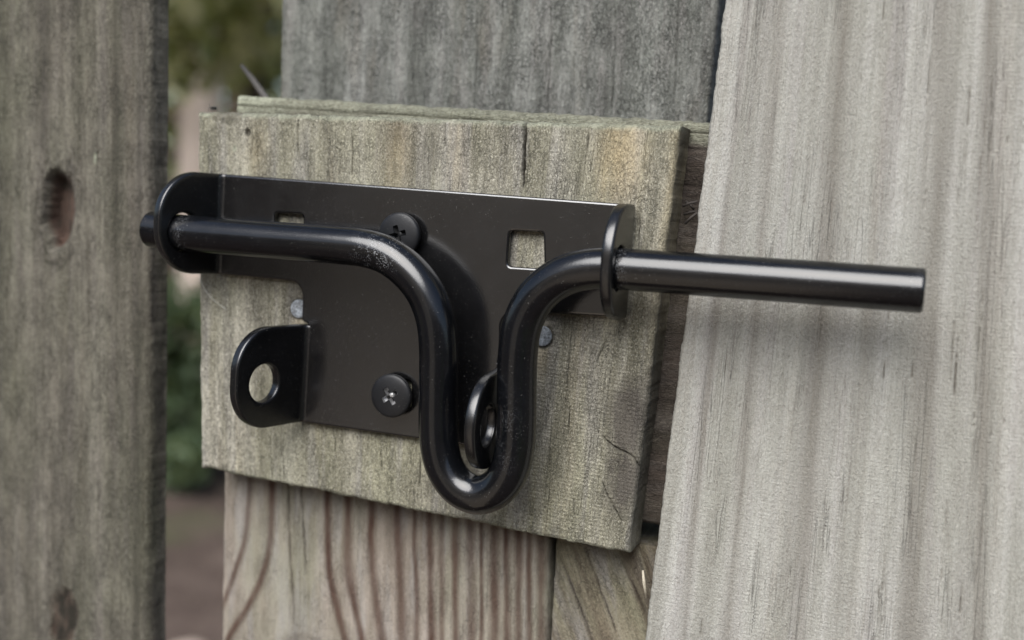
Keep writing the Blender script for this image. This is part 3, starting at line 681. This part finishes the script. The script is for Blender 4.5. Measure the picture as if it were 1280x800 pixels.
holes = [sq(637, 288, 679, 290, 680, 336, 634, 333), sq(343, 266, 379, 268, 378, 309, 342, 306), sq(484, 473, 514, 476, 514, 510, 484, 507)]
ups = at(499, 293, FR)
seams = [((X_lt, z_tl), (X_lt, z_bl)), ((X_ll, z_ll0), (X_ll, z_ll1)), ((X_lm, z_lm1), (X_lm, z_lm0)), ((X_rt, z_br), (X_rt, z_tr))]
V, F = sheet(outl, holes, TH, .75, lambda u, v, w_: (u, FR + w_, v), None, seams)
plate = mk('mounting_plate', V, F, M_BLACK, latch, ang=60)
plate.data.polygons.foreach_set('use_smooth', [len(p.vertices) == 4 for p in plate.data.polygons])
ARC = (RI + TH / 2) * math.pi / 2
def tab(name, xr, z0, z1, sgn, shape, hole, bend=90):
    """tab bent 90 degrees towards the viewer along x = xr; shape(L0, width) in flat (s outwards, z)"""
    def warp(s_, z, w_):
        rho = RI + w_
        pm = math.radians(bend); ph = min(s_ / (RI + TH / 2), pm); ex = max(0, s_ - pm * (RI + TH / 2))
        return (xr + sgn * (rho * math.sin(ph) + ex * math.cos(pm)), FR - RI + rho * math.cos(ph) - ex * math.sin(pm), z)
    # flip u when the tab leaves to the left so that the front face stays in front
    pts = [(sgn * a, b, r) for a, b, r in shape]; out = round_poly(pts); hs = [np.stack([sgn * h[:, 0], h[:, 1]], 1) for h in hole]
    V, F = sheet(out, hs, 3.6, .9, lambda u, v, w_: warp(max(0, sgn * u), v, w_), .9, [((0, z0), (0, z1)), ((0, z1), (0, z0))])
    return mk(name, V, F, M_TAB, latch, ang=60)
def s_of(hgt): return ARC + hgt - RI        # flat length that reaches a height above the plate's face
# guide tabs that hold the bar
zc_l, zc_r = at(228, 291, FR - HB)[2], at(765, 335, FR - HB)[2]
for nm, xr, z0, z1, sgn, zc in (('guide_tab', X_lt, z_tl, z_bl, -1, zc_l), ('guide_tab', X_rt, z_tr, z_br, 1, zc_r)):
    E = s_of(25.6 if sgn < 0 else 25.0)
    tab(nm, xr, z0, z1, sgn, [(0, z0, 0), (0, z1, 0), (E, z1, 16.6), (E, z0, 16.6)], [circle(s_of(HB) + (.3 if sgn < 0 else 0), zc + (.35 if sgn < 0 else 0), 6.75 if sgn < 0 else 7.0)], 74 if sgn < 0 else 90)
# padlock tabs with round eyes
def lock_tab(xr, z0, z1, sgn, p, hz, low=0):
    E = s_of(p); tab('padlock_tab', xr, z0, z1, sgn, [(0, z0, 0), (0, z1, 0), (E, z1 - low, 15.0), (E, z0 - low * .6, 15.0)], [circle(s_of(p - 12.8), hz, 6.6)], 76 if sgn < 0 else 90)
hz = at_x(327, 485, X_ll - RI)[2]; lock_tab(X_ll, z_ll0, z_ll1, -1, 31, hz)
lock_tab(X_lm, z_lm0, z_lm1, 1, 31, .5 * (z_lm0 + z_lm1) - 3, 5.0)

# the bar
YA = FR - HB
cl = [(187, 286), (205, 288.5), (228, 291), (300, 297), (370, 302.5), (428, 307), (455, 310), (484, 319), (512, 340), (532, 366), (544, 398), (548, 432), (548, 480), (547.5, 525), (549, 556), (557, 586), (574, 609), (597, 619),
      (620, 611), (636, 590), (643.5, 560), (645.5, 525), (646, 480), (647.5, 440), (654, 402), (672, 369), (700, 347), (730, 337.5), (760, 335.5), (800, 338), (900, 345), (1000, 352), (1080, 358), (1156, 363.5)]
path = catmull([at(px, py, YA) for px, py in cl], .8)
for _ in range(6): path[1:-1] = .25 * path[:-2] + .5 * path[1:-1] + .25 * path[2:]
V, F = tube(path, 6.35, 40, True, .9)
bend = at(482, 318, YA); c_ = V - bend
wear = np.exp(-((c_[:, 0] / 7) ** 2 + (c_[:, 2] / 7) ** 2)) * (V[:, 2] > bend[2] - 5)
tip = at(640, 540, YA); wear = np.maximum(wear, .22 * np.exp(-(((V[:, 0] - tip[0]) / 4) ** 2 + ((V[:, 2] - tip[2]) / 12) ** 2)))
for wx, wr, wa in ((236, 2.2, .5), (778, 2.0, .55), (1148, 2.5, .35)):
    wc = at(wx, 291 + (wx - 228) * .079, YA); wear = np.maximum(wear, wa * np.exp(-((V[:, 0] - wc[0]) / wr) ** 2) * (np.abs(V[:, 2] - wc[2]) < 9))
bar = mk('sliding_bar', V, F, M_ROD, latch, ang=40, attrs={'mask': ('FLOAT_COLOR', np.stack([wear, wear * 0, wear * 0, wear * 0 + 1], 1))})

# the two screws
def screw(px, py, rot, worn):
    h0 = 2.0; HT = 5.0                                  # underside and top of the head above the plate
    c = at(px, py, FR - HT); R = 7.5
    a = np.linspace(0, 2 * math.pi, 88, endpoint=False)
    # Phillips cross: four arms
    arm = np.maximum.reduce([np.where(np.abs(np.sin(a - k)) < 1, np.minimum((.85) / np.maximum(1e-3, np.abs(np.sin(a - k))), 3.1 / np.maximum(1e-3, np.abs(np.cos(a - k)))), 0) for k in (rot, rot + math.pi / 2)])
    cross = np.stack([arm * np.cos(a), arm * np.sin(a)], 1)
    def dome(u, v, w_):
        r2 = math.hypot(u, v) / R; return (c[0] + u, c[1] + w_ + .9 * r2 ** 2.4 * max(0, 1 - w_ / 2.2), c[2] + v)
    V, F = sheet(circle(0, 0, R, 56), [cross], 3.2, .95, dome, .9, (), .14)
    o = mk('screw', V, F, M_SCREW, latch, ang=45)
    # tapered recess under the cross
    rows = [(1.0, .45), (.92, 1.4), (.55, 2.6), (.2, 3.2)]; Vr = np.vstack([np.stack([cross[:, 0] * k, np.full(len(a), d_), cross[:, 1] * k], 1) + c for k, d_ in rows]); n = len(a)
    Fr = [(i * n + j, (i + 1) * n + j, (i + 1) * n + (j + 1) % n, i * n + (j + 1) % n) for i in range(3) for j in range(n)] + [tuple(3 * n + j for j in range(n))]
    mk('recess', Vr, Fr, M_WORN if worn else M_PIT, o, smooth=False)
    if worn:
        V2, F2 = lathe([(.9, -1.6), (.9, -.7), (.7, -.35), (.3, -.25)], 10); mk('burr', V2 * [1, 1, 1] + c + [.6, 0, .5], F2, M_WORN, o, smooth=False)
    # neck that runs down through the plate's hole
    V3, F3 = tube([c + [0, 2.2, 0], c + [0, HT + TH + 6, 0]], 2.6, 16); mk('shank', V3, F3, M_SCREW, o)
    return o
screw(486.5, 495.5, math.radians(35), True)
screw(496.5, 293.5, math.radians(20), False)

# ------------------------------------------------------------------ small things
V, F = tube(catmull([at(248, 344, -.2), at(255, 360, -1.2), at(266, 374, -1.0), at(283, 387, -.8)], 1), .045, 5)
tag(mk('silk_thread', V, F, plain('pale_silk', (.7, .7, .66), .4), loc=None), 'fine pale spider thread hanging below the left guide tab', 'thread')
mb = MB()
fp_ = at(266, 135.2, 4.0)
def ball(c, r, n=8):
    V = []; F = []
    for i in range(n + 1):
        th = math.pi * i / n
        for j in range(n): ph = 2 * math.pi * j / n; V.append((c[0] + r[0] * math.sin(th) * math.cos(ph), c[1] + r[1] * math.sin(th) * math.sin(ph), c[2] + r[2] * math.cos(th)))
    for i in range(n):
        for j in range(n): F.append((i * n + j, (i + 1) * n + j, (i + 1) * n + (j + 1) % n, i * n + (j + 1) % n))
    return np.array(V), F
mb.add(*ball(fp_, (.75, .6, .55))); mb.add(*ball(fp_ + [1.0, 0, -.1], (.7, .55, .5))); mb.add(*ball(fp_ + [-.85, 0, .05], (.35, .4, .35)))
for sx in (-.5, 0, .5):
    for sy in (-1, 1): mb.add(*tube([fp_ + [sx, sy * .4, -.2], fp_ + [sx * 1.7, sy * 1.0, .1], fp_ + [sx * 2.2, sy * 1.3, -1.3]], .07, 5))
mb.add(*tube([fp_ + [-1.0, -.2, .2], fp_ + [-1.2, -.5, 1.5]], .06, 5)); mb.add(*ball(fp_ + [.8, -.5, .45], (1.2, .35, .05))); mb.add(*ball(fp_ + [.8, .5, .45], (1.2, .35, .05)))
tag(mb.build('fly', plain('fly_black', (.012, .011, .01), .4)), 'tiny black fly standing on the top left corner of the wood block', 'fly')
M_NEED = plain('dry_needle', (.032, .027, .023), .8)
for i, (a, b, y) in enumerate((((853, 258), (872, 252), 12), ((855, 268), (874, 264), 14), ((856, 280), (872, 266), 11), ((857, 252), (868, 262), 15))):
    V, F = tube([at(*a, y), (at(*a, y) + at(*b, y)) / 2 + [0, -.5, .3], at(*b, y)], .45, 6)
    tag(mk('pine_needle', V, F, M_NEED), ('topmost dry pine needle caught beside the right edge of the block', 'dry pine needle second from the top in the gap by the picket', 'lowest dry pine needle caught in the gap by the picket', 'short dry pine needle lying deepest in the gap by the picket')[i], 'pine needle', 'pine needles caught beside the block')
V, F = tube([at(803.5, 713, 14), at(805, 728, 14), at(808, 747, 15)], [.3, .6, .4], 6)
tag(mk('splinter', V, F, plain('pale_splinter', (.42, .38, .30), .8)), 'pale wood splinter standing in the gap beside the right picket', 'splinter')
V, F = tube([at(302, 82, 66), at(316, 100, 62), at(332, 122, 58), at(338, 131, 57)], [.8, 1.3, 1.4, 1.4], 8)
tag(mk('twig', V, F, plain('grey_twig', (.07, .065, .06), .85)), 'short grey twig leaning out beside the rear gate board', 'twig')

# ------------------------------------------------------------------ ground and trees beyond
ZG = -1200.0
def ground_mat():
    s = NT('leaf_litter'); tc = s.n('ShaderNodeTexCoord'); o = tc.outputs['Object']
    a = s.noise(o, 1.2, 5, .65); b = s.noise(o, 9, 4, .7); c = s.noise(o, 45, 3, .7)
    col = s.ramp(a, [(.35, (.035, .026, .021, 1)), (.5, (.07, .052, .044, 1)), (.68, (.13, .10, .085, 1))])
    col = s.mix(s.rng(b, .35, .7), col, (.055, .04, .034, 1)); col = s.mix(s.rng(c, .55, .7, 0, .35), col, (.22, .18, .14, 1))
    col = s.mix(s.rng(s.noise(o, .5, 3, .6, off=(8, 3, 0)), .56, .64, 0, .7), col, (.06, .085, .03, 1))
    s.l(col, s.b.inputs['Base Color']); s.b.inputs['Roughness'].default_value = .95; s.b.inputs['Specular IOR Level'].default_value = .1
    bp = s.n('ShaderNodeBump'); bp.inputs['Strength'].default_value = .6; bp.inputs['Distance'].default_value = .02; s.l(c, bp.inputs['Height']); s.l(bp.outputs[0], s.b.inputs['Normal'])
    return s.m
M_GROUND = ground_mat()
u = np.concatenate([-np.geomspace(600, 3, 40), np.linspace(-2.8, 2.8, 60), np.geomspace(3, 600, 40)]) * 1000
gx, gy = np.meshgrid(u, u); gz = ZG + 60 * (fbm(gx / 900, gy / 900, 5, 4) - .5) * np.clip(np.hypot(gx, gy) / 4000 + .15, 0, 1); n = len(u)
ii = np.arange(n * n).reshape(n, n)
g_ = mk('ground', np.stack([gx.ravel(), gy.ravel(), gz.ravel()], 1), np.stack([ii[:-1, :-1].ravel(), ii[:-1, 1:].ravel(), ii[1:, 1:].ravel(), ii[1:, :-1].ravel()], 1), M_GROUND)
tag(g_, 'brown leaf litter ground beyond the gate', None, None, 'structure')

def reflector_mat():
    s = NT('pale_reflector_ground'); tc = s.n('ShaderNodeTexCoord'); o = tc.outputs['Object']
    a = s.noise(o, 2.0, 5, .65); c = s.noise(o, 60, 3, .7)
    col = s.ramp(a, [(.35, (.38, .31, .23, 1)), (.65, (.52, .43, .33, 1))]); col = s.mix(s.rng(c, .3, .5, .5, 0), col, (.20, .16, .12, 1))
    s.l(col, s.b.inputs['Base Color']); s.b.inputs['Roughness'].default_value = .95; return s.m
def front_z(x, y):
    """added rise in front of the fence, out of view, for the latch to reflect"""
    return ZG + 62 + np.maximum(0, -y - 1500) * .34 * sstep(1500, 6000, -y) + (16 + 300 * sstep(3000, 9000, -y)) * (fbm(x / 1300, y / 1300, 78, 4) - .5)
def sheet_ground(name, gx_, gy_, lift, mat, label):
    m_, n_ = gx_.shape; jj = np.arange(m_ * n_).reshape(m_, n_)
    pv = np.stack([gx_.ravel(), gy_.ravel(), (front_z(gx_, gy_) + lift).ravel()], 1)
    tag(mk(name, pv, np.stack([jj[:-1, :-1].ravel(), jj[:-1, 1:].ravel(), jj[1:, 1:].ravel(), jj[1:, :-1].ravel()], 1), mat), label, None, None, 'structure')
sheet_ground('reflected_slope', *np.meshgrid(np.linspace(-30000, 30000, 120), np.linspace(-30000, -250, 120)), 0, M_GROUND, 'added dark slope out of view, shaped for the reflections in the latch')  # unseen slope added as the dark surround in the latch's reflections
rr_, aa_ = np.meshgrid(np.geomspace(500, 29000, 90), np.linspace(-1, 1, 24))
aa2 = math.radians(-15) + np.radians(15) * aa_ * (1 + .12 * (fbm(rr_ / 900, aa_ * 0, 3, 3) - .5))
sheet_ground('path', rr_ * np.sin(aa2), -rr_ * np.cos(aa2), 40, reflector_mat(), 'added pale strip of ground out of view that brightens the plate by reflection')  # unseen pale strip added so the black plate and bar reflect brown

def leaf_mat(name, cols):
    s = NT(name); oi = s.n('ShaderNodeAttribute', attribute_name='tint'); sp = s.n('ShaderNodeSeparateColor'); s.l(oi.outputs['Color'], sp.inputs[0])
    col = s.ramp(sp.outputs[0], [(i / (len(cols) - 1), c) for i, c in enumerate(cols)])
    s.l(col, s.b.inputs['Base Color']); s.b.inputs['Roughness'].default_value = .5
    tr = s.n('ShaderNodeBsdfTranslucent'); s.l(s.mix(.5, col, (.42, .44, .14, 1)), tr.inputs[0]); mx = s.n('ShaderNodeMixShader'); mx.inputs[0].default_value = .4
    s.l(s.b.outputs[0], mx.inputs[1]); s.l(tr.outputs[0], mx.inputs[2]); s.l(mx.outputs[0], s.t.nodes['Material Output'].inputs[0]); return s.m
M_LEAF = leaf_mat('green_leaves', [(.14, .17, .07, 1), (.30, .33, .14, 1), (.50, .50, .24, 1), (.70, .68, .48, 1)])
M_SHRUB = leaf_mat('shrub_leaves', [(.05, .08, .04, 1), (.09, .13, .07, 1), (.13, .18, .10, 1)])
def bark(name, col):
    s = NT(name); tc = s.n('ShaderNodeTexCoord'); o = tc.outputs['Object']
    a = s.noise(o, 9, 5, .65, (1, 1, .25)); b = s.noise(o, 40, 3, .6, (1, 1, .3))
    c = s.mix(s.rng(a, .35, .65), tuple(v * .78 for v in col) + (1,), (*col, 1)); c = s.mix(s.rng(b, .3, .5, .3, 0), c, tuple(v * .4 for v in col) + (1,))
    s.l(c, s.b.inputs['Base Color']); s.b.inputs['Roughness'].default_value = .9
    bp = s.n('ShaderNodeBump'); bp.inputs['Distance'].default_value = .02; s.l(a, bp.inputs['Height']); s.l(bp.outputs[0], s.b.inputs['Normal']); return s.m
M_BARK = bark('brown_bark', (.16, .12, .095)); M_PALE = bark('pale_bark', (.82, .68, .59))
def leaves(cs, rs, n, size, rng):
    """n leaf-sized faces in clumps; cs = clump centres (mm), rs = clump radii"""
    k = rng.integers(0, len(cs), n); d = rng.normal(size=(n, 3)); d /= np.linalg.norm(d, axis=1)[:, None]
    P = cs[k] + d * (rs[k] * rng.random(n) ** .45)[:, None]
    a = rng.normal(size=(n, 3)); a /= np.linalg.norm(a, axis=1)[:, None]; b = np.cross(a, rng.normal(size=(n, 3))); b /= np.linalg.norm(b, axis=1)[:, None]
    L = size * (.6 + .8 * rng.random(n))[:, None]; Wd = L * .5; nn = np.cross(a, b)
    V = np.stack([P - a * L, P + b * Wd + nn * L * .12, P + a * L, P - b * Wd + nn * L * .12], 1).reshape(-1, 3)
    F = np.arange(4 * n).reshape(n, 4); t = np.clip(rng.normal(.48, .34, n) + (rng.random(len(cs)) * .3 - .15)[k], 0, 1); return V, F, np.repeat(t, 4)
def tree(base, height, rad, label, barkm, leafm, seed, crown_lo=.3, spread=.36, n=5200, size=55, lean=(0, 0), name='broadleaf_tree'):
    rng = np.random.default_rng(seed); base = np.array(base, float)
    o = empty(name, base, label, 'tree')
    m = MB(); zs = np.linspace(-.02, .92, 14)
    path = np.stack([base[0] + lean[0] * zs * height + rad * .5 * np.sin(zs * 6 + seed), base[1] + lean[1] * zs * height + rad * .4 * np.cos(zs * 5 + seed), base[2] + zs * height], 1)
    m.add(*tube(path, rad * np.concatenate([[1.5, 1.1], np.linspace(1, .15, 12)]), 14)); tr = m.build('trunk', barkm, o)
    ml = MB(); cs, rs = [], []
    for i in range(16):
        f = crown_lo + (.95 - crown_lo) * (i + .5) / 16; st = np.array([np.interp(f, zs, path[:, k]) for k in range(3)]); a = i * 2.4 + rng.random(); L = height * spread * (1 - .55 * (f - crown_lo) / (1 - crown_lo)) * (.7 + .5 * rng.random())
        en = st + np.array([math.cos(a) * L, math.sin(a) * L, L * .35]); mid = (st + en) / 2 + [0, 0, L * .08]
        ml.add(*tube([st, mid, en], [rad * .32 * (1.1 - f), rad * .2 * (1.1 - f), rad * .06], 7))
        for q_ in (.5, .8, 1.05): cs.append(st + (en - st) * q_ + rng.normal(size=3) * L * .10); rs.append(L * (.20 + .14 * rng.random()))
    ml.build('limbs', barkm, o)
    V, F, t = leaves(np.array(cs), np.array(rs), n, size, rng)
    mk('crown', V, F, leafm, o, smooth=False, attrs={'tint': ('FLOAT_COLOR', np.stack([t, t, t, t * 0 + 1], 1))}); return o
def shrub(base, hgt, wid, label, seed, n=2600, size=32):
    rng = np.random.default_rng(seed); base = np.array(base, float); o = empty('shrub', base, label, 'shrub'); m = MB(); cs, rs = [], []
    for i in range(12):
        a = rng.random() * 6.28; L = wid * (.3 + .6 * rng.random()); en = base + [math.cos(a) * L, math.sin(a) * L, hgt * (.45 + .5 * rng.random())]
        m.add(*tube([base + [0, 0, -20], (base + en) / 2 + [0, 0, hgt * .12], en], [9, 7, 3], 6)); cs += [en, (base * .35 + en * .65)]; rs += [wid * .38, wid * .34]
    m.build('stems', M_BARK, o); V, F, t = leaves(np.array(cs), np.array(rs), n, size, rng)
    mk('foliage', V, F, M_SHRUB, o, smooth=False, attrs={'tint': ('FLOAT_COLOR', np.stack([t, t, t, t * 0 + 1], 1))}); return o
def onground(px, R): p = at_r(px, 400, R); return (p[0], p[1], ZG)
sp_ = np.array(onground(243, 5500)); hs = np.linspace(-30, 4200, 30)
sv, sf = tube(np.stack([sp_[0] + 25 * np.sin(hs / 500), sp_[1] + 16 * np.cos(hs / 460), ZG + hs], 1), np.concatenate([[170, 125], np.linspace(108, 80, 24), [76, 60, 40, 15]]), 18)
stp = empty('broken_trunk', (sp_[0], sp_[1], ZG), 'pale bare trunk in the gap between left picket and block', 'tree trunk')
mk('trunk', sv, sf, M_PALE, stp)
tree(onground(372, 3500), 2700, 24, 'slender bright leaved young tree in the gap above the block', M_BARK, M_LEAF, 33, .60, .36, 3400, 50, name='young_tree')
shrub(onground(345, 4700), 1500, 420, 'tall dark shrub behind the slender tree', 27, 5000, 40)
tree(onground(105, 4600), 5600, 60, 'leafy green tree behind the left picket', M_BARK, M_LEAF, 25, .26, .30, 18000, 50)
tree(onground(300, 7600), 7600, 140, 'olive green tree behind the pale trunk', M_BARK, M_LEAF, 8, .10, .38, 11000, 75)
tree(onground(215, 10500), 8600, 150, 'large dark leafy tree farthest beyond the gap', M_BARK, M_LEAF, 18, .06, .42, 14000, 90)
tree(onground(520, 7000), 7400, 140, 'tall broadleaf tree hidden behind the gate boards', M_BARK, M_LEAF, 11, .12, .42, 7000, 65)
tree(onground(900, 6500), 7600, 150, 'tall broadleaf tree hidden behind the right picket', M_BARK, M_LEAF, 12, .12, .42, 7000, 65)
tree(onground(-150, 6800), 7400, 150, 'tall broadleaf tree hidden behind the left post', M_BARK, M_LEAF, 13, .12, .42, 7000, 65)
shrub(onground(226, 4900), 800, 330, 'low green shrub before the pale trunk in the left gap', 21)
shrub(onground(240, 4650), 330, 260, 'smallest shrub hugging the ground at the foot of the pale trunk', 22, 2200, 30)

st_ = at_r(234, 812, 2880); sc_ = np.array([st_[0], st_[1], ZG])
V, F = ball((0, 0, 0), (62, 70, 34), 16); V = V * (1 + .25 * (fbm(V[:, 0] / 40 + 5, V[:, 2] / 30 + V[:, 1] / 50, 9, 3) - .5))[:, None]
tag(mk('stone', V + sc_ + [0, 0, 22], F, plain('pale_stone', (.32, .26, .215), .9, 0, .2, .02)), 'pale rounded stone on the brown ground low in the left gap', 'stone')
